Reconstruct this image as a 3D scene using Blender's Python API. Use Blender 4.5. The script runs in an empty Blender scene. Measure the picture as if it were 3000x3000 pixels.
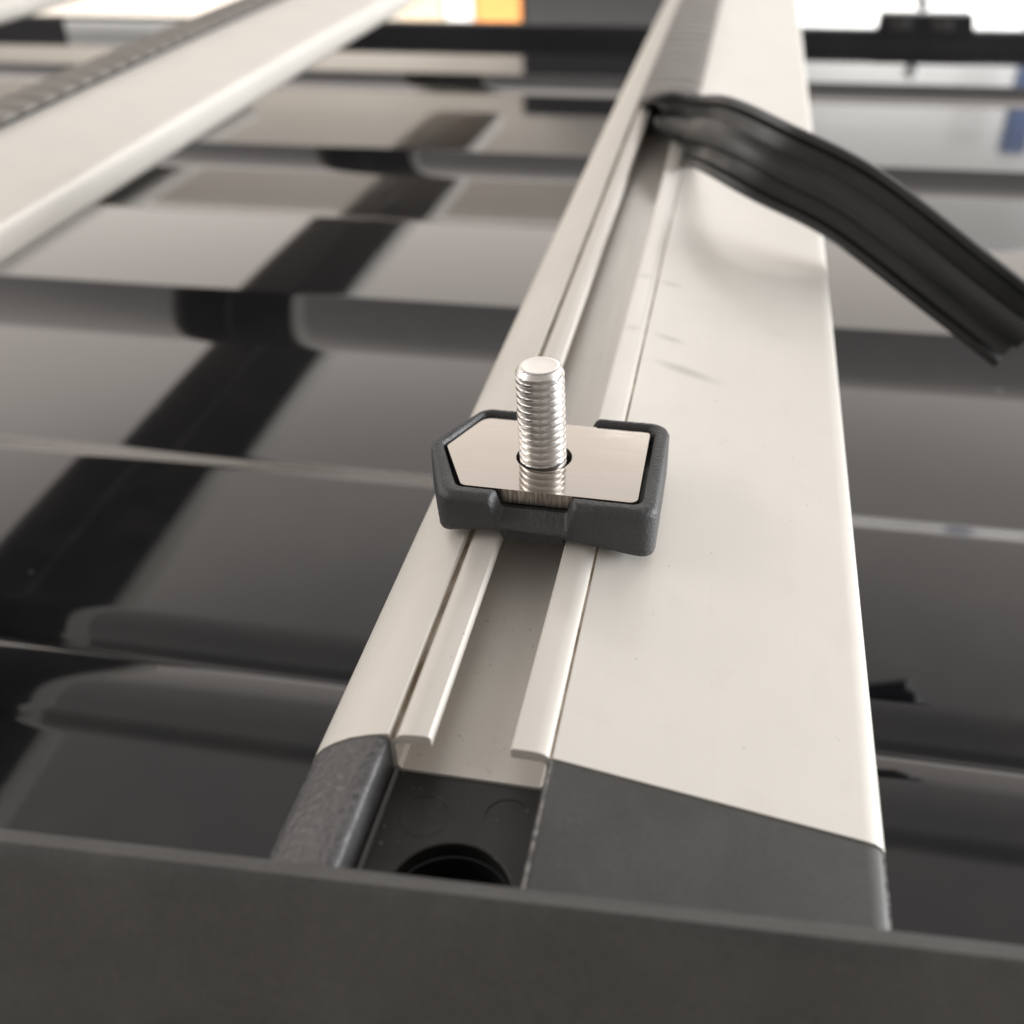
import bpy, bmesh, math, random
from mathutils import Vector, Matrix, noise as mnoise

random.seed(4)
S = 0.001                      # everything below is written in millimetres
scn = bpy.context.scene
COL = scn.collection

# ------------------------------------------------------------------ camera
F_PX, PITCH, YAW, ROLL = 3123.0, math.radians(34.4056), math.radians(12.1825), math.radians(-1.3987)
cam_data = bpy.data.cameras.new("camera")
cam = bpy.data.objects.new("camera", cam_data)
COL.objects.link(cam)
fwd = Vector((-math.sin(YAW) * math.cos(PITCH), math.cos(YAW) * math.cos(PITCH), -math.sin(PITCH)))
rgt = Vector((math.cos(YAW), math.sin(YAW), 0))
upv = rgt.cross(fwd)
r2 = math.cos(ROLL) * rgt + math.sin(ROLL) * upv
u2 = -math.sin(ROLL) * rgt + math.cos(ROLL) * upv
m = Matrix((r2, u2, -fwd)).transposed().to_4x4()
m.translation = Vector((0, 0, 105 * S))
cam.matrix_world = m
cam_data.sensor_width = 36.0
cam_data.sensor_fit = 'HORIZONTAL'
cam_data.lens = 36.0 * F_PX / 3000.0
cam_data.clip_start = 0.01
cam_data.clip_end = 60
cam_data.dof.use_dof = True
cam_data.dof.focus_distance = 0.170
cam_data.dof.aperture_fstop = cam_data.lens / 2.45
scn.camera = cam

# ------------------------------------------------------------------ light of the garage
world = bpy.data.worlds.new("World")
scn.world = world
world.use_nodes = True
wn, wl = world.node_tree.nodes, world.node_tree.links
bg = wn["Background"]
tc = wn.new("ShaderNodeTexCoord")
nrm = wn.new("ShaderNodeVectorMath"); nrm.operation = 'NORMALIZE'
sep = wn.new("ShaderNodeSeparateXYZ")
elev = wn.new("ShaderNodeValToRGB")            # far side of the garage is bright, its ceiling dimmer overhead
er = elev.color_ramp
er.interpolation = 'EASE'
STOPS = [(0.0, (0.16, 0.15, 0.14)), (0.46, (0.30, 0.28, 0.26)), (0.54, (1.40, 1.29, 1.20)), (0.64, (1.70, 1.55, 1.43)), (0.72, (1.50, 1.37, 1.26)),
         (0.79, (1.02, 0.94, 0.88)), (0.87, (0.60, 0.565, 0.54)), (1.0, (0.47, 0.45, 0.43))]
er.elements[0].position = 0.0; er.elements[1].position = 1.0
for pos, _ in STOPS[1:-1]: er.elements.new(pos)
for el, (pos, c) in zip(er.elements, STOPS): el.position = pos; el.color = (*c, 1)
mr = wn.new("ShaderNodeMapRange"); mr.interpolation_type = 'SMOOTHSTEP'
mr.inputs["From Min"].default_value = -0.45
mr.inputs["From Max"].default_value = 0.55
mr.inputs["To Min"].default_value = 0.50
mixw = wn.new("ShaderNodeVectorMath"); mixw.operation = 'SCALE'
wl.new(tc.outputs["Generated"], nrm.inputs[0])
wl.new(nrm.outputs["Vector"], sep.inputs[0])
hz = wn.new("ShaderNodeMapRange")
hz.inputs["From Min"].default_value = -1.0
wl.new(sep.outputs["Z"], hz.inputs["Value"])
wl.new(hz.outputs["Result"], elev.inputs["Fac"])
wl.new(sep.outputs["Y"], mr.inputs["Value"])
wl.new(elev.outputs["Color"], mixw.inputs[0])
wl.new(mr.outputs["Result"], mixw.inputs["Scale"])
wl.new(mixw.outputs["Vector"], bg.inputs["Color"])
bg.inputs["Strength"].default_value = 1.0

def area(name, loc, target, sx, sy, power, color):
    d = bpy.data.lights.new(name, 'AREA')
    d.shape = 'RECTANGLE'; d.size = sx; d.size_y = sy; d.energy = power; d.color = color
    o = bpy.data.objects.new(name, d); COL.objects.link(o)
    o.location = loc
    o.rotation_euler = (Vector(target) - Vector(loc)).to_track_quat('-Z', 'Y').to_euler()
    return o
area("window_light_left", (-1.6, 0.02, 0.85), (-0.03, 0.15, 0), 1.0, 0.8, 12, (1.0, 0.97, 0.94))
area("window_light_right", (1.8, 0.75, 0.24), (-0.1, 0.35, 0), 1.3, 0.3, 58, (0.95, 0.98, 1.0))
area("window_light_far", (-0.05, 2.25, 1.0), (0, 0.3, 0), 0.36, 0.18, 3.6, (0.97, 0.985, 1.0))
area("wall_fill_left", (-1.3, 2.3, -0.95), (-1.2, 3.2, -0.45), 2.4, 0.3, 42, (1.0, 0.94, 0.86))  # added fill turned away from the camera, brightens the cream wall behind
area("wall_fill_right", (1.5, 2.3, -0.8), (1.5, 3.2, -0.25), 2.4, 0.3, 70, (1.0, 0.99, 0.98))  # same kind of added fill, unseen, brightens the white panel

vs = scn.view_settings
vs.view_transform = 'Standard'; vs.look = 'None'; vs.exposure = 0.0; vs.gamma = 1.0
vs.use_curve_mapping = False

# ------------------------------------------------------------------ helpers
def tag(o, label=None, cat=None, group=None, kind=None):
    if label: o["label"] = label
    if cat: o["category"] = cat
    if group: o["group"] = group
    if kind: o["kind"] = kind
    return o

def empty(name, loc=(0, 0, 0)):
    o = bpy.data.objects.new(name, None); COL.objects.link(o)
    o.location = Vector(loc) * S
    o.empty_display_size = 0.01
    return o

def link(name, bm, mat, parent=None, sharp=35, bevel=None, smooth=True, doubles=True):
    """bm is in millimetres, world coordinates; parents only shift the origin"""
    if doubles:
        bmesh.ops.remove_doubles(bm, verts=bm.verts, dist=1e-4)
    bmesh.ops.recalc_face_normals(bm, faces=bm.faces)
    for v in bm.verts: v.co *= S
    me = bpy.data.meshes.new(name)
    bm.to_mesh(me); bm.free()
    if smooth:
        me.polygons.foreach_set("use_smooth", [True] * len(me.polygons))
        me.set_sharp_from_angle(angle=math.radians(sharp))
    me.materials.append(mat)
    o = bpy.data.objects.new(name, me); COL.objects.link(o)
    if parent:
        o.parent = parent
        top = parent; off = Vector((0, 0, 0))
        while top: off += top.location; top = top.parent
        o.location = -off
    if bevel:
        b = o.modifiers.new("bevel", 'BEVEL')
        b.width = bevel * S; b.segments = 2; b.limit_method = 'ANGLE'; b.angle_limit = math.radians(40)
        b.use_clamp_overlap = True; b.harden_normals = False
    return o

def loft(bm, rings, closed=True, caps=True):
    vr = [[bm.verts.new(p) for p in r] for r in rings]
    n = len(vr[0])
    for a, b in zip(vr[:-1], vr[1:]):
        for i in range(n if closed else n - 1):
            j = (i + 1) % n
            bm.faces.new((a[i], a[j], b[j], b[i]))
    if caps and closed:
        bm.faces.new(vr[0]); bm.faces.new(vr[-1][::-1])
    return vr

def box(bm, x0, x1, y0, y1, z0, z1):
    loft(bm, [[(x0, y0, z), (x1, y0, z), (x1, y1, z), (x0, y1, z)] for z in (z0, z1)])

def round_poly(pts, rad, seg=6, per_edge=6):
    """rounded closed polygon, always len(pts)*(seg+1+per_edge-1) points"""
    n = len(pts); out = []
    rads = rad if isinstance(rad, (list, tuple)) else [rad] * n
    cor = []
    for i in range(n):
        p = Vector(pts[i]); a = Vector(pts[i - 1]) - p; b = Vector(pts[(i + 1) % n]) - p
        ang = a.angle(b); r = rads[i]
        d = r / math.tan(ang / 2)
        a.normalize(); b.normalize()
        bis = (a + b).normalized(); c = p + bis * (r / math.sin(ang / 2))
        s, e = p + a * d, p + b * d
        a0 = math.atan2(s.y - c.y, s.x - c.x); a1 = math.atan2(e.y - c.y, e.x - c.x)
        while a1 - a0 > math.pi: a1 -= 2 * math.pi
        while a1 - a0 < -math.pi: a1 += 2 * math.pi
        cor.append([Vector((c.x + r * math.cos(a0 + (a1 - a0) * k / seg), c.y + r * math.sin(a0 + (a1 - a0) * k / seg))) for k in range(seg + 1)])
    for i in range(n):
        out += cor[i]
        s, e = cor[i][-1], cor[(i + 1) % n][0]
        out += [s.lerp(e, k / per_edge) for k in range(1, per_edge)]
    return out

def holed_plate(bm, outer, hole, z0, z1):
    """flat plate with a hole, both loops are lists of (x, y)"""
    def layer(z):
        vo = [bm.verts.new((p[0], p[1], z)) for p in outer]
        vh = [bm.verts.new((p[0], p[1], z)) for p in hole]
        es = [bm.edges.new((v[i], v[(i + 1) % len(v)])) for v in (vo, vh) for i in range(len(v))]
        bmesh.ops.triangle_fill(bm, use_beauty=True, use_dissolve=False, edges=es)
        return vo, vh
    a, b = layer(z0), layer(z1)
    for u, v in zip(a, b):
        for i in range(len(u)):
            j = (i + 1) % len(u)
            bm.faces.new((u[i], u[j], v[j], v[i]))

def circle(cx, cy, r, n=48):
    return [(cx + r * math.cos(2 * math.pi * i / n), cy + r * math.sin(2 * math.pi * i / n)) for i in range(n)]

def interp(x, tab):
    if x <= tab[0][0]: return tab[0][1]
    for (a, fa), (b, fb) in zip(tab[:-1], tab[1:]):
        if x <= b: return fa + (fb - fa) * (x - a) / (b - a)
    return tab[-1][1]

# ------------------------------------------------------------------ materials
def mat(name, base, rough=0.5, metal=0.0, spec=0.5, coat=0.0):
    mt = bpy.data.materials.new(name); mt.use_nodes = True
    p = mt.node_tree.nodes["Principled BSDF"]
    p.inputs["Base Color"].default_value = (*base, 1)
    p.inputs["Roughness"].default_value = rough
    p.inputs["Metallic"].default_value = metal
    p.inputs["Specular IOR Level"].default_value = spec
    p.inputs["Coat Weight"].default_value = coat
    return mt, mt.node_tree.nodes, mt.node_tree.links, p

def objco(n):
    g = n.new("ShaderNodeNewGeometry")      # world position, in metres
    return g.outputs["Position"]

def noise(n, l, co, scale, detail=4, rough=0.55, stretch=None):
    if stretch:
        mp = n.new("ShaderNodeMapping"); mp.inputs["Scale"].default_value = stretch
        l.new(co, mp.inputs["Vector"]); co = mp.outputs["Vector"]
    t = n.new("ShaderNodeTexNoise"); t.inputs["Scale"].default_value = scale
    t.inputs["Detail"].default_value = detail; t.inputs["Roughness"].default_value = rough
    l.new(co, t.inputs["Vector"])
    return t.outputs["Fac"]

def ramp(n, l, v, a, b, lo=0.0, hi=1.0):
    r = n.new("ShaderNodeMapRange")
    r.inputs["From Min"].default_value = a; r.inputs["From Max"].default_value = b
    r.inputs["To Min"].default_value = lo; r.inputs["To Max"].default_value = hi
    l.new(v, r.inputs["Value"])
    return r.outputs["Result"]

def mixc(n, l, fac, a, b):
    mx = n.new("ShaderNodeMix"); mx.data_type = 'RGBA'
    l.new(fac, mx.inputs["Factor"])
    for key, c in (("A", a), ("B", b)):
        if isinstance(c, tuple): mx.inputs[key].default_value = (*c, 1)
        else: l.new(c, mx.inputs[key])
    return mx.outputs["Result"]

def mth(n, l, op, a, b=None):
    q = n.new("ShaderNodeMath"); q.operation = op
    for i, v in enumerate((a, b)):
        if v is None: continue
        if isinstance(v, (int, float)): q.inputs[i].default_value = v
        else: l.new(v, q.inputs[i])
    return q.outputs[0]

def bump(n, l, p, h, strength, dist):
    b = n.new("ShaderNodeBump"); b.inputs["Strength"].default_value = strength
    b.inputs["Distance"].default_value = dist
    l.new(h, b.inputs["Height"]); l.new(b.outputs["Normal"], p.inputs["Normal"])

def blob(n, l, co, cx, cy, ax, ay, ang, edge=0.5):
    """soft elongated stain on the metal at (cx, cy) mm"""
    mp = n.new("ShaderNodeMapping"); mp.vector_type = 'TEXTURE'
    mp.inputs["Location"].default_value = (cx * S, cy * S, 0)
    mp.inputs["Rotation"].default_value = (0, 0, math.radians(ang))
    mp.inputs["Scale"].default_value = (ax * S, ay * S, 1e6)
    l.new(co, mp.inputs["Vector"])
    ln = n.new("ShaderNodeVectorMath"); ln.operation = 'LENGTH'
    l.new(mp.outputs["Vector"], ln.inputs[0])
    return ramp(n, l, ln.outputs["Value"], 1.0, edge)

# anodised aluminium
ALU, n, l, p = mat("anodised_aluminium", (0.62, 0.60, 0.57), 0.42, 0.28)
co = objco(n)
fine = noise(n, l, co, 900, 3, 0.6, (1, 0.03, 1))
big = noise(n, l, co, 35, 3)
col = mixc(n, l, ramp(n, l, big, 0.3, 0.7), (0.645, 0.618, 0.575), (0.68, 0.650, 0.603))
streak = noise(n, l, co, 700, 3, 0.65, (1, 0.006, 1))
col = mixc(n, l, ramp(n, l, streak, 0.55, 0.75, 0, 0.16), col, (0.60, 0.575, 0.54))
smudge = noise(n, l, co, 120, 5, 0.62)
col = mixc(n, l, ramp(n, l, smudge, 0.56, 0.72, 0, 0.22), col, (0.56, 0.53, 0.48))
specks = ramp(n, l, noise(n, l, co, 950, 2, 0.5), 0.755, 0.79)
col = mixc(n, l, mth(n, l, 'MULTIPLY', specks, 0.55), col, (0.20, 0.18, 0.15))
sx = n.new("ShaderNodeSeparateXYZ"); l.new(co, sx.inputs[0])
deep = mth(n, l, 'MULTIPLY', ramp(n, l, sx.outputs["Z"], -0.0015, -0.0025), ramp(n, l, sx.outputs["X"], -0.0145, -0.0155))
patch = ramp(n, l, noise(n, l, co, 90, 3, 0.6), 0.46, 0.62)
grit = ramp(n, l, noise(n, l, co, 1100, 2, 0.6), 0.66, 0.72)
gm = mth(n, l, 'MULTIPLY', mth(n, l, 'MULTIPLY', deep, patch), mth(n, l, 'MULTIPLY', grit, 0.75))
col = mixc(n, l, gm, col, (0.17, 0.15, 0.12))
for (cx, cy, ax, ay, an, s) in ((-6, 205.3, 8.5, 2.3, -14, .42), (-10.5, 218.6, 4.6, 1.5, -12, .36), (-12.5, 248, 3.4, 1.6, -8, .32),
                                (-19, 219.5, 2.2, 1.6, -10, .28), (-19, 249, 2.4, 1.8, -10, .28)):
    st = mth(n, l, 'MULTIPLY', blob(n, l, co, cx, cy, ax, ay, an, 0.3), s)
    col = mixc(n, l, st, col, (0.26, 0.25, 0.24))
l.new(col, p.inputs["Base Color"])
l.new(ramp(n, l, fine, 0.3, 0.7, 0.45, 0.50), p.inputs["Roughness"])
bump(n, l, p, fine, 0.12, 0.00006)

GRIME, n, l, p = mat("groove_grime", (0.16, 0.11, 0.06), 0.8)
co = objco(n)
l.new(mixc(n, l, ramp(n, l, noise(n, l, co, 500, 4, 0.6, (1, 0.2, 1)), 0.38, 0.62), (0.42, 0.36, 0.29), (0.15, 0.105, 0.06)), p.inputs["Base Color"])

PAINT, n, l, p = mat("black_car_paint", (0.010, 0.010, 0.012), 0.06, 0, 0.5, 0.65)
p.inputs["Coat Roughness"].default_value = 0.02
co = objco(n)
l.new(mixc(n, l, ramp(n, l, noise(n, l, co, 60, 5), 0.45, 0.8), (0.006, 0.006, 0.008), (0.014, 0.0135, 0.013)), p.inputs["Base Color"])
dst = ramp(n, l, noise(n, l, co, 170, 2, 0.5), 0.76, 0.80, 0, 0.35)
l.new(mixc(n, l, dst, p.inputs["Base Color"].links[0].from_socket, (0.30, 0.29, 0.27)), p.inputs["Base Color"])

def plastic(name, base, rough, scale, strength, dist, dust=0.0, stretch=None):
    mt, n, l, p = mat(name, base, rough)
    co = objco(n)
    g = noise(n, l, co, scale, 3, 0.6, stretch)
    if strength: bump(n, l, p, g, strength, dist)
    d = ramp(n, l, noise(n, l, co, 45, 5, 0.65), 0.45, 0.75, 0, dust)
    pw = ramp(n, l, noise(n, l, co, 1700, 2, 0.7), 0.36, 0.64)
    powder = mixc(n, l, pw, tuple(c * 0.86 for c in base), tuple(c * 1.14 for c in base))
    l.new(mixc(n, l, d, powder, tuple(min(1, c * 2.2 + 0.05) for c in base)), p.inputs["Base Color"])
    l.new(ramp(n, l, noise(n, l, co, 90, 3), 0.3, 0.7, rough - 0.05, rough + 0.07), p.inputs["Roughness"])
    return mt
HOUSING = plastic("grained_black_nylon", (0.030, 0.031, 0.033), 0.46, 1900, 0.8, 0.00025, 0.2)
CAPTEX = plastic("leather_grain_plastic", (0.055, 0.055, 0.058), 0.32, 1000, 0.6, 0.0004, 0.25, (1, 1.6, 1))
CAPFLAT = plastic("smooth_grey_plastic", (0.037, 0.0355, 0.034), 0.46, 2500, 0.12, 0.0001, 0.16)
INSERT = plastic("dusty_black_plastic", (0.012, 0.012, 0.0115), 0.50, 1500, 0.25, 0.0001, 0.35)
RAIL = plastic("satin_black_rail", (0.044, 0.0428, 0.041), 0.46, 2600, 0.18, 0.0001, 0.25)
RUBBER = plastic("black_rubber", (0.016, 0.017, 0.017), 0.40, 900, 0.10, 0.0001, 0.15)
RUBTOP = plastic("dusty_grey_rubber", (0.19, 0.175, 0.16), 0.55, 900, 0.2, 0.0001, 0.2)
FARRAIL = plastic("far_rail_black", (0.012, 0.012, 0.015), 0.35, 900, 0.0, 0.0001, 0.1)
_n, _l = INSERT.node_tree.nodes, INSERT.node_tree.links
_p = _n["Principled BSDF"]
_old = _p.inputs["Base Color"].links[0].from_socket
_g = ramp(_n, _l, noise(_n, _l, objco(_n), 800, 2, 0.5), 0.70, 0.76, 0, 0.8)
_l.new(mixc(_n, _l, _g, _old, (0.20, 0.19, 0.14)), _p.inputs["Base Color"])
HOLE, *_ = mat("dark_hole", (0.004, 0.004, 0.004), 0.9)

STEEL, n, l, p = mat("polished_steel_plate", (0.545, 0.505, 0.465), 0.10, 1.0)
co = objco(n)
g = noise(n, l, co, 1500, 2, 0.5, (0.05, 1, 1))
sm = noise(n, l, co, 160, 5, 0.65)
l.new(mth(n, l, 'ADD', ramp(n, l, g, 0.3, 0.7, 0.06, 0.10), ramp(n, l, sm, 0.45, 0.72, 0, 0.02)), p.inputs["Roughness"])
fn = noise(n, l, co, 1300, 2, 0.6, (0.03, 1, 1))
l.new(mixc(n, l, ramp(n, l, mth(n, l, 'ADD', mth(n, l, 'MULTIPLY', fn, .5), mth(n, l, 'MULTIPLY', sm, .5)), 0.42, 0.62), (0.545, 0.515, 0.48), (0.53, 0.50, 0.465)), p.inputs["Base Color"])
EDGE, n, l, p = mat("sheared_steel_edge", (0.30, 0.27, 0.23), 0.35, 1.0)
co = objco(n)
g = noise(n, l, co, 2600, 2, 0.6, (1, 1, 0.08))
l.new(mixc(n, l, ramp(n, l, g, 0.35, 0.65), (0.24, 0.21, 0.18), (0.62, 0.56, 0.50)), p.inputs["Base Color"])
bump(n, l, p, g, 0.4, 0.0001)
BOLT, n, l, p = mat("stainless_bolt", (0.68, 0.66, 0.64), 0.33, 1.0)
co = objco(n)
l.new(ramp(n, l, noise(n, l, co, 1800, 3), 0.3, 0.7, 0.28, 0.38), p.inputs["Roughness"])

WALL, n, l, p = mat("cream_wall_paint", (0.78, 0.72, 0.66), 0.8)
l.new(mixc(n, l, ramp(n, l, noise(n, l, objco(n), 2.5, 4), 0.35, 0.65), (0.76, 0.70, 0.64), (0.82, 0.77, 0.71)), p.inputs["Base Color"])
WALLW, n, l, p = mat("white_wall_paint", (0.82, 0.82, 0.81), 0.7)
ORANGE, *_ = mat("orange_plastic", (0.75, 0.30, 0.08), 0.5)
BEIGE, *_ = mat("beige_board", (0.62, 0.50, 0.36), 0.6)
WHITE, *_ = mat("white_plastic", (0.82, 0.83, 0.82), 0.4)
DARK, *_ = mat("dark_cabinet", (0.005, 0.005, 0.007), 0.5)
BLUE, *_ = mat("blue_paint", (0.10, 0.14, 0.26), 0.5)

# ------------------------------------------------------------------ car roof: long ribs pressed into the sheet
def smooth(t): t = max(0, min(1, t)); return t * t * (3 - 2 * t)
RISE = [(384, 421), (616, 645), (845, 868)]      # slope facing the camera, soft foot and crisp top
FALL = [(282, 300), (518, 538), (744, 764), (950, 970)]
RIB = 7.6
def roof_z(y):
    z = -85 - (11.0 if y < 560 else 7.5) * ((y - 560) / 420) ** 2 - RIB / 2
    z += RIB - 2.6
    z -= 1.6 * (1 - smooth((y - 168) / 5))                  # shallow crease near the edge
    if 172 < y < 195: z += 1.15 * math.sin(math.pi * (y - 172) / 23) ** 1.3   # low narrow rib
    z -= 1.3 * math.exp(-((y - 196.0) / 1.5) ** 2)           # seam
    z += 2.6 * smooth((y - 196) / 14)
    for a, b in FALL:
        z -= RIB * smooth((y - a) / (b - a))
    for a, b in RISE:
        t = max(0, min(1, (y - a) / (b - a)))
        z += RIB * t ** 1.5
    return z
ys = [40 + 1.0 * i for i in range(1110)]
bm = bmesh.new()
xs = [-1500, -900, -600, -300, 0, 300, 700, 1300]
prev = None
for y in ys:
    row = [bm.verts.new((x, y, roof_z(y))) for x in xs]
    if prev:
        for i in range(len(xs) - 1): bm.faces.new((prev[i], prev[i + 1], row[i + 1], row[i]))
    prev = row
roof = link("car_roof", bm, PAINT, sharp=60, doubles=False)
tag(roof, "glossy black ribbed car roof panel mirroring the crossbars above it", "car roof")

# ------------------------------------------------------------------ crossbars
YEND, YFAR = 93.6, 1020.0
def arch(y):
    yy = y * S
    return -0.020823 * ((yy - 0.5031) ** 2 - 0.5031 ** 2) / S

BAR = [(-49.4, -9.5), (-49.2, -7.6), (-48.4, -5.8), (-47.2, -4.3), (-45.6, -3.0), (-43.1, -1.45), (-40.3, -0.35), (-37.75, 0.30),
       (-37.45, 0.15), (-37.35, -0.75), (-37.0, -0.85), (-36.3, 0.05), (-35.6, 0.45), (-33.6, 0.70), (-32.15, 0.68), (-31.8, 0.40), (-31.75, -1.0),
       (-36.2, -1.15), (-36.7, -1.6), (-36.7, -5.4), (-36.2, -6.0), (-17.4, -6.0), (-16.6, -5.4), (-16.5, -1.5), (-17.0, -1.05),
       (-21.1, -1.0), (-21.15, 0.35), (-20.85, 0.66), (-18.2, 0.66), (-17.6, 0.60), (-16.9, 0.42), (-16.35, 0.10), (-15.95, -0.25), (-15.6, -0.05),
       (24.0, -7.25), (25.4, -7.6), (26.3, -8.2), (26.8, -9.2), (27.0, -11.0), (26.6, -18.0), (25.2, -20.2), (22.5, -21.2),
       (-6.0, -23.2), (-8.0, -23.4), (-9.0, -24.4), (-12.0, -24.4), (-13.0, -23.4), (-34.0, -22.2), (-42.0, -19.4), (-46.5, -15.5), (-48.8, -12.0)]

def bar_mesh(name, dx, parent, y0=YEND, y1=YFAR):
    bm = bmesh.new()
    N = 40
    rings = []
    for k in range(N + 1):
        y = y0 + (y1 - y0) * k / N
        rings.append([(x + dx, y, z + arch(y)) for x, z in BAR])
    loft(bm, rings)
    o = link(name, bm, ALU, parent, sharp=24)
    return o

def grime(name, dx, parent, x0, x1, z0, z1):
    bm = bmesh.new(); N = 40
    loft(bm, [[(x0 + dx, y, z0 + arch(y)), (x1 + dx, y, z0 + arch(y)), (x1 + dx, y, z1 + arch(y)), (x0 + dx, y, z1 + arch(y))]
              for y in [YEND + 0.2 + (YFAR - 1 - YEND) * k / N for k in range(N + 1)]])
    return link(name, bm, GRIME, parent)

def crossbar(dx, label, detail):
    e = empty("crossbar", (dx - 11, YEND, -15))
    tag(e, label, "crossbar", "aluminium crossbars across the roof")
    bar_mesh("aluminium_bar", dx, e)
    if detail:
        grime("groove_dirt", dx, e, -37.42, -36.6, -0.95, -0.45)
        grime("groove_dirt", dx, e, -16.2, -15.75, -0.45, -0.10)
    return e

main = crossbar(0, "silver aluminium crossbar carrying the black adapter with upright bolt", True)
crossbar(-246, "silver aluminium crossbar left of the bolt, its ridged rubber strip fully seated", False)
crossbar(-492, "silver crossbar just showing in the top left corner", False)

# black plastic end of the main crossbar
Z0 = arch(YEND)
def prism_y(bm, prof, y0, y1, n=1, dz=0.0):
    loft(bm, [[(x, y0 + (y1 - y0) * k / n, z + Z0) for x, z in prof] for k in range(n + 1)])
def resample(prof, step):
    out = []
    for i in range(len(prof)):
        a_, b_ = Vector(prof[i]), Vector(prof[(i + 1) % len(prof)])
        k_ = max(1, int(round((b_ - a_).length / step)))
        out += [tuple(a_.lerp(b_, j / k_)) for j in range(k_)]
    return out
def grain(bm, amp, size, keep=None):
    """leather-like relief moulded into the surface"""
    bm.normal_update()
    mv = {}
    for v in bm.verts:
        if keep and not keep(v.co): continue
        q = v.co / size
        h = mnoise.noise(q) * 0.7 + mnoise.noise(q * 2.1 + Vector((7, 3, 1))) * 0.5
        mv[v] = v.normal * (amp * h)
    for v, d in mv.items(): v.co += d
NOSE = [(-49.3, -9.5), (-49.1, -7.7), (-48.3, -6.0), (-47.1, -4.5), (-45.5, -3.2), (-43.1, -1.65), (-40.6, -0.62), (-38.9, -0.12),
        (-38.1, -0.08), (-37.6, -0.45), (-37.45, -1.1), (-37.2, -14.0), (-46, -18), (-48.7, -13)]
bm = bmesh.new()
prism_y(bm, resample(NOSE, 0.33), YEND - 0.15, 70.5, n=64)
bmesh.ops.recalc_face_normals(bm, faces=bm.faces)
grain(bm, 0.26, 0.95, lambda c: c.y < YEND - 0.4 and c.x < -38.2 and c.z > -10)
link("nose_cap", bm, CAPTEX, main, sharp=50)
bm = bmesh.new()
prism_y(bm, [(-15.95, -0.5), (-15.5, -0.22), (24.0, -7.45), (25.4, -7.85), (26.2, -8.4), (26.7, -9.6), (26.6, -20), (-16.3, -20), (-16.3, -1.2)], YEND - 0.15, 72.5)
link("tail_cap", bm, CAPFLAT, main, sharp=30, bevel=0.25)
bm = bmesh.new()
holed_plate(bm, [(-37.0, 67), (-16.3, 67), (-16.3, YEND - .15), (-37.0, YEND - .15)], circle(-25.2, 75.6, 7.6), Z0 - 9, Z0 - 6.3)
ins = link("channel_insert", bm, INSERT, main, sharp=30, bevel=0.15)
bm = bmesh.new()
loft(bm, [[(x, y, Z0 - 9.0) for x, y in circle(-25.2, 75.6, 7.6)], [(x, y, Z0 - 24) for x, y in circle(-25.2, 75.6, 7.2)]], caps=False)
bm.faces.new([bm.verts.new((x, y, Z0 - 24)) for x, y in circle(-25.2, 75.6, 7.2)])
link("screw_hole", bm, HOLE, ins)
def arc_ridge(name, cx, cy, r, a0, a1, w, zt):
    bm = bmesh.new(); N = 30
    loft(bm, [[(cx + (r + q) * math.cos(a), cy + (r + q) * math.sin(a), zz) for q, zz in ((-w, Z0 - 6.4), (-w * .5, Z0 - 6.3 + zt), (w * .5, Z0 - 6.3 + zt), (w, Z0 - 6.4))]
              for a in [math.radians(a0 + (a1 - a0) * k / N) for k in range(N + 1)]])
    link(name, bm, INSERT, ins)
arc_ridge("moulding_mark", -31.2, 86.6, 3.2, 20, 330, .11, .05)
arc_ridge("moulding_mark", -20.6, 88.2, 3.0, 50, 185, .15, .11)
bm = bmesh.new()
prism_y(bm, [(-37.0, -6.35), (-36.4, -6.35), (-36.5, -6.0), (-37.0, -5.6)], YEND - 0.2, 72.5)
link("channel_fillet", bm, CAPFLAT, ins)

WORN, n, l, p = mat("worn_plastic_edge", (0.20, 0.195, 0.19), 0.5)
l.new(mixc(n, l, ramp(n, l, noise(n, l, objco(n), 900, 4, 0.65), 0.38, 0.62), (0.07, 0.068, 0.066), (0.30, 0.29, 0.28)), p.inputs["Base Color"])
def worn(x, z, w, h, seed):
    bm = bmesh.new(); rings = []
    for k in range(60):
        y = YEND - 0.3 - 22.0 * k / 59
        q = 0.55 + 0.75 * abs(mnoise.noise(Vector((y * 0.9, seed, 0)))) + 0.35 * abs(mnoise.noise(Vector((y * 3.1, seed, 5))))
        rings.append([(x - w * q, y, z + Z0 - .12), (x - w * .5 * q, y, z + Z0 + h * q), (x + w * .5 * q, y, z + Z0 + h * q), (x + w * q, y, z + Z0 - .12)])
    loft(bm, rings)
    link("worn_edge", bm, WORN, main)
worn(-15.72, -0.34, 0.30, 0.10, 1.3)
worn(26.42, -8.75, 0.26, 0.10, 4.1)
worn(-37.72, -0.42, 0.16, 0.08, 8.7)

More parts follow.
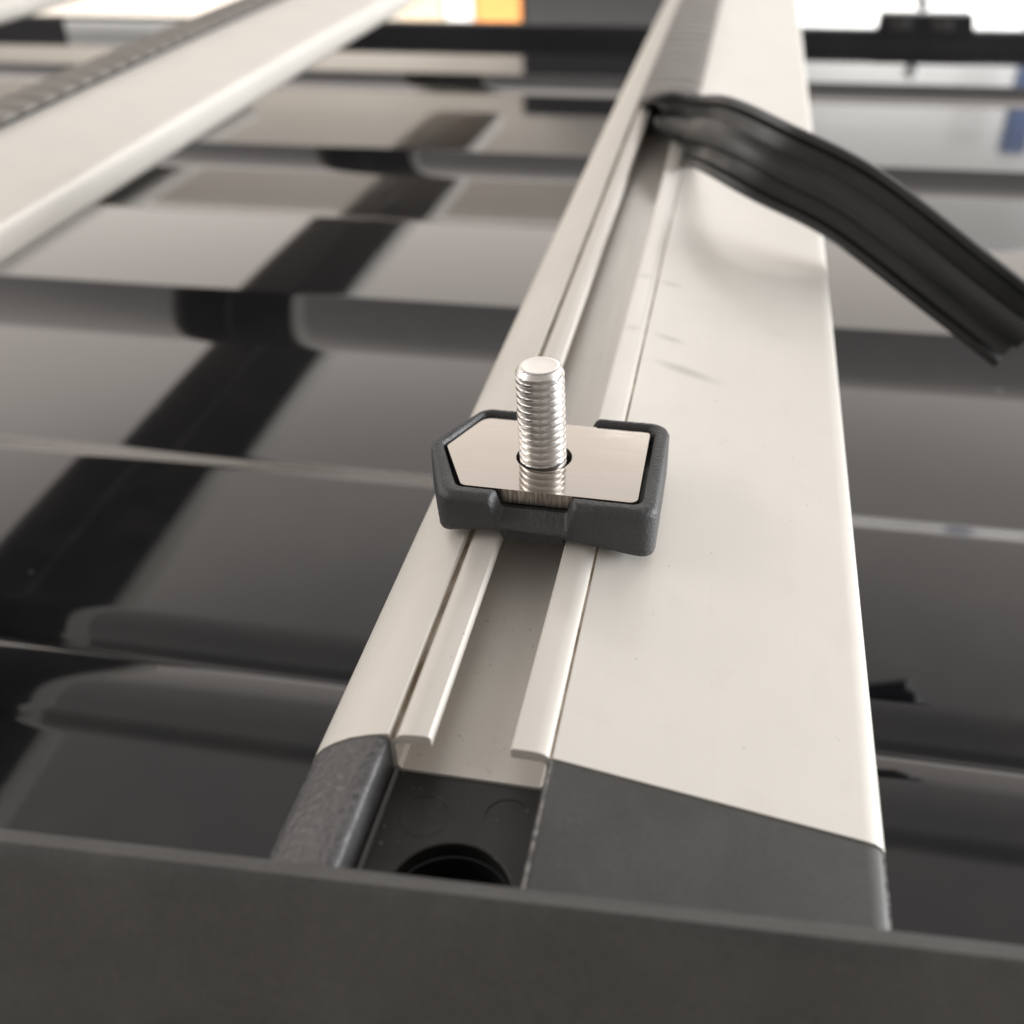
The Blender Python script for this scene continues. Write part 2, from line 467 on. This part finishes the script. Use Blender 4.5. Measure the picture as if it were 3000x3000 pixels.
# ------------------------------------------------------------------ rubber infill strips
def catmull(p0, p1, p2, p3, t):
    return 0.5 * ((2 * p1) + (p2 - p0) * t + (2 * p0 - 5 * p1 + 4 * p2 - p3) * t * t + (3 * p1 - p0 - 3 * p2 + p3) * t ** 3)
CAPTOP = [(10.6, 0.0), (10.3, 0.75), (8.6, 1.35), (5.0, 1.75), (0, 1.9), (-5.0, 1.75), (-8.6, 1.35), (-10.3, 0.75), (-10.6, 0.0)]
CAPBOT = [(-10.6, -1.6), (-10.0, -2.7), (-8.4, -2.6), (-7.2, -1.1), (-4.8, -0.6), (-2.3, -0.7), (-1.9, -2.6), (-3.3, -3.2), (-3.0, -4.8), (-1.3, -5.5),
          (1.3, -5.5), (3.0, -4.8), (3.3, -3.2), (1.9, -2.6), (2.3, -0.7), (4.8, -0.6), (7.2, -1.1), (8.4, -2.6), (10.0, -2.7), (10.6, -1.6)]

def strip(name, frames, rub_mat, top_mat, ridge=True, step=1.6, lifted=False):
    """frames: (centre, width vector). top = width x tangent"""
    C = [Vector(f[0]) for f in frames]; W = [Vector(f[1]).normalized() for f in frames]
    pts, wid = [], []
    for i in range(len(C) - 1):
        p0, p1, p2, p3 = C[max(i - 1, 0)], C[i], C[i + 1], C[min(i + 2, len(C) - 1)]
        w0, w1, w2, w3 = W[max(i - 1, 0)], W[i], W[i + 1], W[min(i + 2, len(C) - 1)]
        N = max(2, int((p2 - p1).length / step))
        for k in range(N):
            t = k / N
            pts.append(catmull(p0, p1, p2, p3, t)); wid.append(catmull(w0, w1, w2, w3, t).normalized())
    pts.append(C[-1]); wid.append(W[-1])
    rings, s = [], 0.0
    for i, (c, w) in enumerate(zip(pts, wid)):
        a, b = pts[max(i - 1, 0)], pts[min(i + 1, len(pts) - 1)]
        t = (b - a).normalized()
        w = (w - t * w.dot(t)).normalized()
        u = w.cross(t)
        if i: s += (c - pts[i - 1]).length
        ring = []
        for (q, h) in CAPTOP:
            if ridge and h > 0.5:
                ph = (s + 3.0 * (1 - (q / 10.6) ** 2)) / 14.0
                h -= 1.6 * (0.5 + 0.5 * math.cos(2 * math.pi * ph)) ** 2 * (0.12 + 0.88 * smooth((c.y - 408) / 14) if lifted else 1) * (1 if abs(q) < 9.5 else 0.5)
            ring.append(c + w * q + u * h)
        for (q, h) in CAPBOT:
            ring.append(c + w * q + u * h)
        rings.append(ring)
    bm = bmesh.new()
    vr = loft(bm, rings)
    nt = len(CAPTOP)
    bm.faces.ensure_lookup_table()
    nr = len(rings[0])
    for fi, f in enumerate(bm.faces):
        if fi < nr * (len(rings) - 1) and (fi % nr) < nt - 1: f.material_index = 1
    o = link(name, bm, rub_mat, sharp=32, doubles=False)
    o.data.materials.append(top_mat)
    return o

def seat(x, y): return ((x, y, 1.9 + arch(y)), (-1, 0, 0))
def pair(i, o):
    i, o = Vector(i), Vector(o); d = (o - i).normalized(); c = (i + o) / 2
    return (tuple(c), tuple(d))
def pixpair(i, o):
    """two edge points measured on the photograph (pixel, pixel, distance in metres)"""
    def w(p): return (Vector((0, 0, .105)) + (r2 * ((p[0] - 1500) / F_PX) + u2 * ((1500 - p[1]) / F_PX) + fwd) * p[2]) / S
    return pair(w(i), w(o))
fr = [seat(-26.7, y) for y in (1010, 900, 800, 700, 600, 520, 460, 418)]
fr += [((-25.2, 399, 9.4), (-1, 0.0, 0.12)),
       ((-23.6, 384, 11.0), (-0.90, 0.12, 0.42)),
       ((-21.8, 369, 11.0), (-0.55, 0.30, 0.78)),
       ((-13.5, 353, 12.2), (0.05, 0.45, 0.89)),
       pixpair((2068, 518, .304), (2152, 280, .300)),
       pixpair((2180, 570, .287), (2325, 373, .280)),
       pixpair((2438, 699, .284), (2560, 495, .277)),
       pixpair((2764, 932, .284), (2892, 757, .275)),
       pixpair((2935, 1064, .284), (3065, 895, .275))]
tag(strip("rubber_strip", fr, RUBBER, RUBTOP, lifted=True), "black rubber strip pulled out of the slot and curling over the bar to the right", "rubber strip", "rubber strips in the bar slots")
tag(strip("rubber_strip", [seat(-26.7 - 246, y) for y in (1010, 800, 600, 400, 200, 100)], RUBBER, RUBTOP),
    "grey ridged rubber strip seated along the slot of the left crossbar", "rubber strip", "rubber strips in the bar slots")

# ------------------------------------------------------------------ slot adapter with bolt
ad = empty("slot_adapter", (-27, 152, 3))
tag(ad, "black plastic slot adapter holding a steel plate and an upright threaded bolt", "adapter")
OUT = [(-6.7, 136.6), (-6.7, 165.3), (-40.4, 165.8), (-47.1, 152.6), (-41.5, 136.9)]
INN = [(-9.3, 139.5), (-9.3, 163.7), (-39.9, 164.4), (-44.8, 152.8), (-39.4, 140.2)]
PLT = [(-10.05, 140.55), (-10.05, 163.1), (-39.7, 163.8), (-44.2, 152.9), (-38.9, 141.2)]
rad_o = [2.8, 3.0, 3.4, 3.0, 3.2]
SEG, PE = 10, 90
ro = round_poly(OUT, rad_o, SEG, PE)
ri = round_poly(INN, [1.7, 1.6, 1.8, 1.4, 1.8], SEG, PE)
ZB = [(-47.1, 2.4), (-43, 3.5), (-39, 4.5), (-33, 5.2), (-21, 4.7), (-6.7, 2.6)]
def notch(x, y):
    front = y < 150
    lo, hi = (-33.3, -19.7) if front else (-34.2, -19.4)
    w = 1.5
    return smooth((x - lo) / w) * smooth((hi - x) / w)
bm = bmesh.new()
rings = []
LEV = [0, 1] + [1 + j / 24 for j in range(1, 24)] + [2, 2.5, 3, 3.5, 4, 4.33, 4.66, 5, 6, 7]
for k in LEV:
    ring = []
    for a, b in zip(ro, ri):
        nt = notch((a.x + b.x) / 2, a.y)
        zt_o = 11.4 + (6.6 - 11.4) * nt
        zt_i = 11.3 + (7.9 - 11.3) * nt
        zb = interp(a.x, ZB)
        zb = zb + (2.0 - zb) * (nt if a.y < 150 else 0) * 0.0
        keys = [(0.06, zb), (0.0, zb + 0.6), (0.0, zt_o - 1.1), (0.14, zt_o - 0.35), (0.36, zt_o + (zt_i - zt_o) * .3),
                (0.74, zt_o + (zt_i - zt_o) * .72), (0.95, zt_i - 0.35 * (1 - nt)), (1.0, 7.7)]
        k0 = min(int(k), 6); kf = k - k0
        t = keys[k0][0] + (keys[k0 + 1][0] - keys[k0][0]) * kf
        z = keys[k0][1] + (keys[k0 + 1][1] - keys[k0][1]) * kf
        q = a.lerp(b, t)
        ring.append((q.x, q.y, z))
    rings.append(ring)
vr = loft(bm, rings, caps=False)
bm.faces.new(vr[-1]); bm.faces.new(vr[0][::-1])
bmesh.ops.recalc_face_normals(bm, faces=bm.faces)
grain(bm, 0.075, 0.42)
link("housing", bm, HOUSING, ad, sharp=60)
bm = bmesh.new()
def blk(y0, zs):
    loft(bm, [[(p.x, p.y, z) for p in round_poly([(-31.7 + i, y0 + i), (-21.3 - i, y0 + i), (-21.3 - i, 165 - i), (-31.7 + i, 165 - i)], 1.0, 4, 2)] for z, i in zs])
blk(137.6, ((2.5, .8), (3.0, .1), (6.45, 0)))
blk(147.0, ((-2.6, .6), (-2.0, 0), (2.6, 0)))
link("slot_block", bm, HOUSING, ad, sharp=40)
bm = bmesh.new()
rp = [(p.x, p.y) for p in round_poly(PLT, [1.3, 1.2, 1.4, 1.0, 1.4], 6, 2)]
holed_plate(bm, rp, circle(-27.0, 152.0, 4.75), 8.0, 10.55)
plate = link("steel_plate", bm, STEEL, ad, sharp=30, bevel=0.08)
plate.data.materials.append(EDGE)
for f in plate.data.polygons:
    if abs(f.normal.z) < 0.5: f.material_index = 1
bm = bmesh.new()
loft(bm, [[(x, y, z) for x, y in circle(-27.0, 152.0, 4.8, 32)] for z in (7.9, 2.0)], caps=False)
bm.faces.new([bm.verts.new((x, y, 7.72)) for x, y in circle(-27, 152, 4.8, 32)])
link("plate_bore", bm, HOLE, ad)

# bolt: real helical thread
bm = bmesh.new()
PIT, RM, DEP, NT = 1.27, 4.0, 0.66, 96
ZA, ZT = 7.8, 27.6
nz = int((ZT - ZA) / PIT * 16)
rings = []
for i in range(nz + 1):
    z = ZA + (ZT - ZA) * i / nz
    ring = []
    for j in range(NT):
        th = 2 * math.pi * j / NT
        fr_ = ((z / PIT) - th / (2 * math.pi)) % 1.0
        d = abs(fr_ - 0.5) * 2                      # 1 at root, 0 at crest
        r = RM - DEP * max(0, min(1, (d - 0.40) / 0.56))
        r = min(r, RM - max(0, (z - (ZT - 1.0))) * 0.62)
        ring.append((r * math.cos(th), r * math.sin(th), z))
    rings.append(ring)
rl = rings[-1]
rings.append([(x * .93, y * .93, ZT + .10) for x, y, z in rl])
rings.append([(x * .86, y * .86, ZT + .12) for x, y, z in rl])
rings.append([(x * .78, y * .78, ZT + .09) for x, y, z in rl])
rings.append([(x * .3, y * .3, ZT + .08) for x, y, z in rl])
loft(bm, rings)
tilt = math.radians(-1.7)
for v in bm.verts:
    z = v.co.z - 9
    x = v.co.x
    v.co.x = x * math.cos(tilt) + z * math.sin(tilt) - 27.15
    v.co.z = -x * math.sin(tilt) + z * math.cos(tilt) + 9
    v.co.y += 152.0
link("bolt", bm, BOLT, ad, sharp=50, doubles=False)

# ------------------------------------------------------------------ near rail
bm = bmesh.new()
prof = [(-2.0, -70), (3.0, -69), (3.6, -5), (2.9, -1.6), (1.6, -0.35), (0.0, 0.0), (-1.2, -0.5), (-2.3, -1.6), (-12, -15), (-24, -33), (-33, -50), (-35, -70)]
a = Vector((-78.0, 69.3)); b = Vector((37.3, 75.2)); RZ = 4.0; dv = (b - a).normalized()
nv = Vector((-dv.y, dv.x))
rings = []
for s in [-700 + 60 * i for i in range(26)]:
    base = a + dv * s
    rings.append([(base.x + nv.x * (q - 2.1), base.y + nv.y * (q - 2.1), z + RZ) for q, z in prof])
loft(bm, rings)
tag(link("roof_rail", bm, RAIL, sharp=30), "matte black side rail running along the bottom edge of the picture", "rail", "side rails of the roof")

# ------------------------------------------------------------------ far rail with its bracket
rail = empty("roof_rail", (0, 1085, -105))
tag(rail, "dark side rail along the far edge of the roof with a raised bracket", "rail", "side rails of the roof")
bm = bmesh.new()
loft(bm, [[(x, y, z) for y, z in ((1078, -115), (1078, -89), (1081, -86), (1090, -85.5), (1097, -88), (1098, -115))] for x in (-1400, -700, 0, 700, 1200)])
link("rail_tube", bm, FARRAIL, rail, sharp=30)
bm = bmesh.new()
loft(bm, [[(p.x, y, p.y) for p in round_poly([(114, -90), (115, -72), (193, -72), (196, -90)], 2.0, 3, 2)] for y in (1076, 1095)])
br = link("bracket", bm, FARRAIL, rail, sharp=30)
bm = bmesh.new()
bmesh.ops.create_uvsphere(bm, u_segments=20, v_segments=12, radius=8)
bmesh.ops.translate(bm, verts=bm.verts, vec=(150, 1085, -62))
link("knob", bm, WHITE, br)
for x0, x1 in ((122, 140), (158, 176)):
    bm = bmesh.new(); box(bm, x0, x1, 1074.5, 1076.5, -85, -76)
    link("bracket_pad", bm, CAPFLAT, br, bevel=1)
bm = bmesh.new(); box(bm, -690, -520, 1072, 1079, -100, -88)
link("trim_strip", bm, WHITE, rail, bevel=1.5)

# ------------------------------------------------------------------ the garage beyond the car
def slab(name, x0, x1, y0, y1, z0, z1, mt, label, cat, kind=None):
    bm = bmesh.new(); box(bm, x0, x1, y0, y1, z0, z1)
    o = link(name, bm, mt, bevel=6)
    if kind: tag(o, kind=kind)
    else: tag(o, label, cat)
    return o
slab("wall", -4200, 4200, 3300, 3400, -1600, 900, WALL, None, None, kind="structure")
slab("cabinet", -585, 60, 3000, 3250, -1600, 420, DARK, "dark cabinet behind the far rail, left of the main crossbar", "cabinet")
slab("wall_panel", 100, 4000, 3180, 3290, -1500, 880, WALLW, "bright white wall panel right of the main crossbar", "panel")
slab("crate", -716, -592, 3000, 3150, -700, -250, ORANGE, "orange crate left of the dark cabinet", "crate")
slab("canister", -798, -722, 3000, 3150, -700, -250, WHITE, "white canister left of the orange crate", "canister")
slab("board", -920, -804, 3000, 3060, -900, -230, BEIGE, "beige board left of the white canister", "board")
slab("post", 665, 725, 2980, 3040, -1500, 500, BLUE, "blue post before the white wall panel at the right", "post")
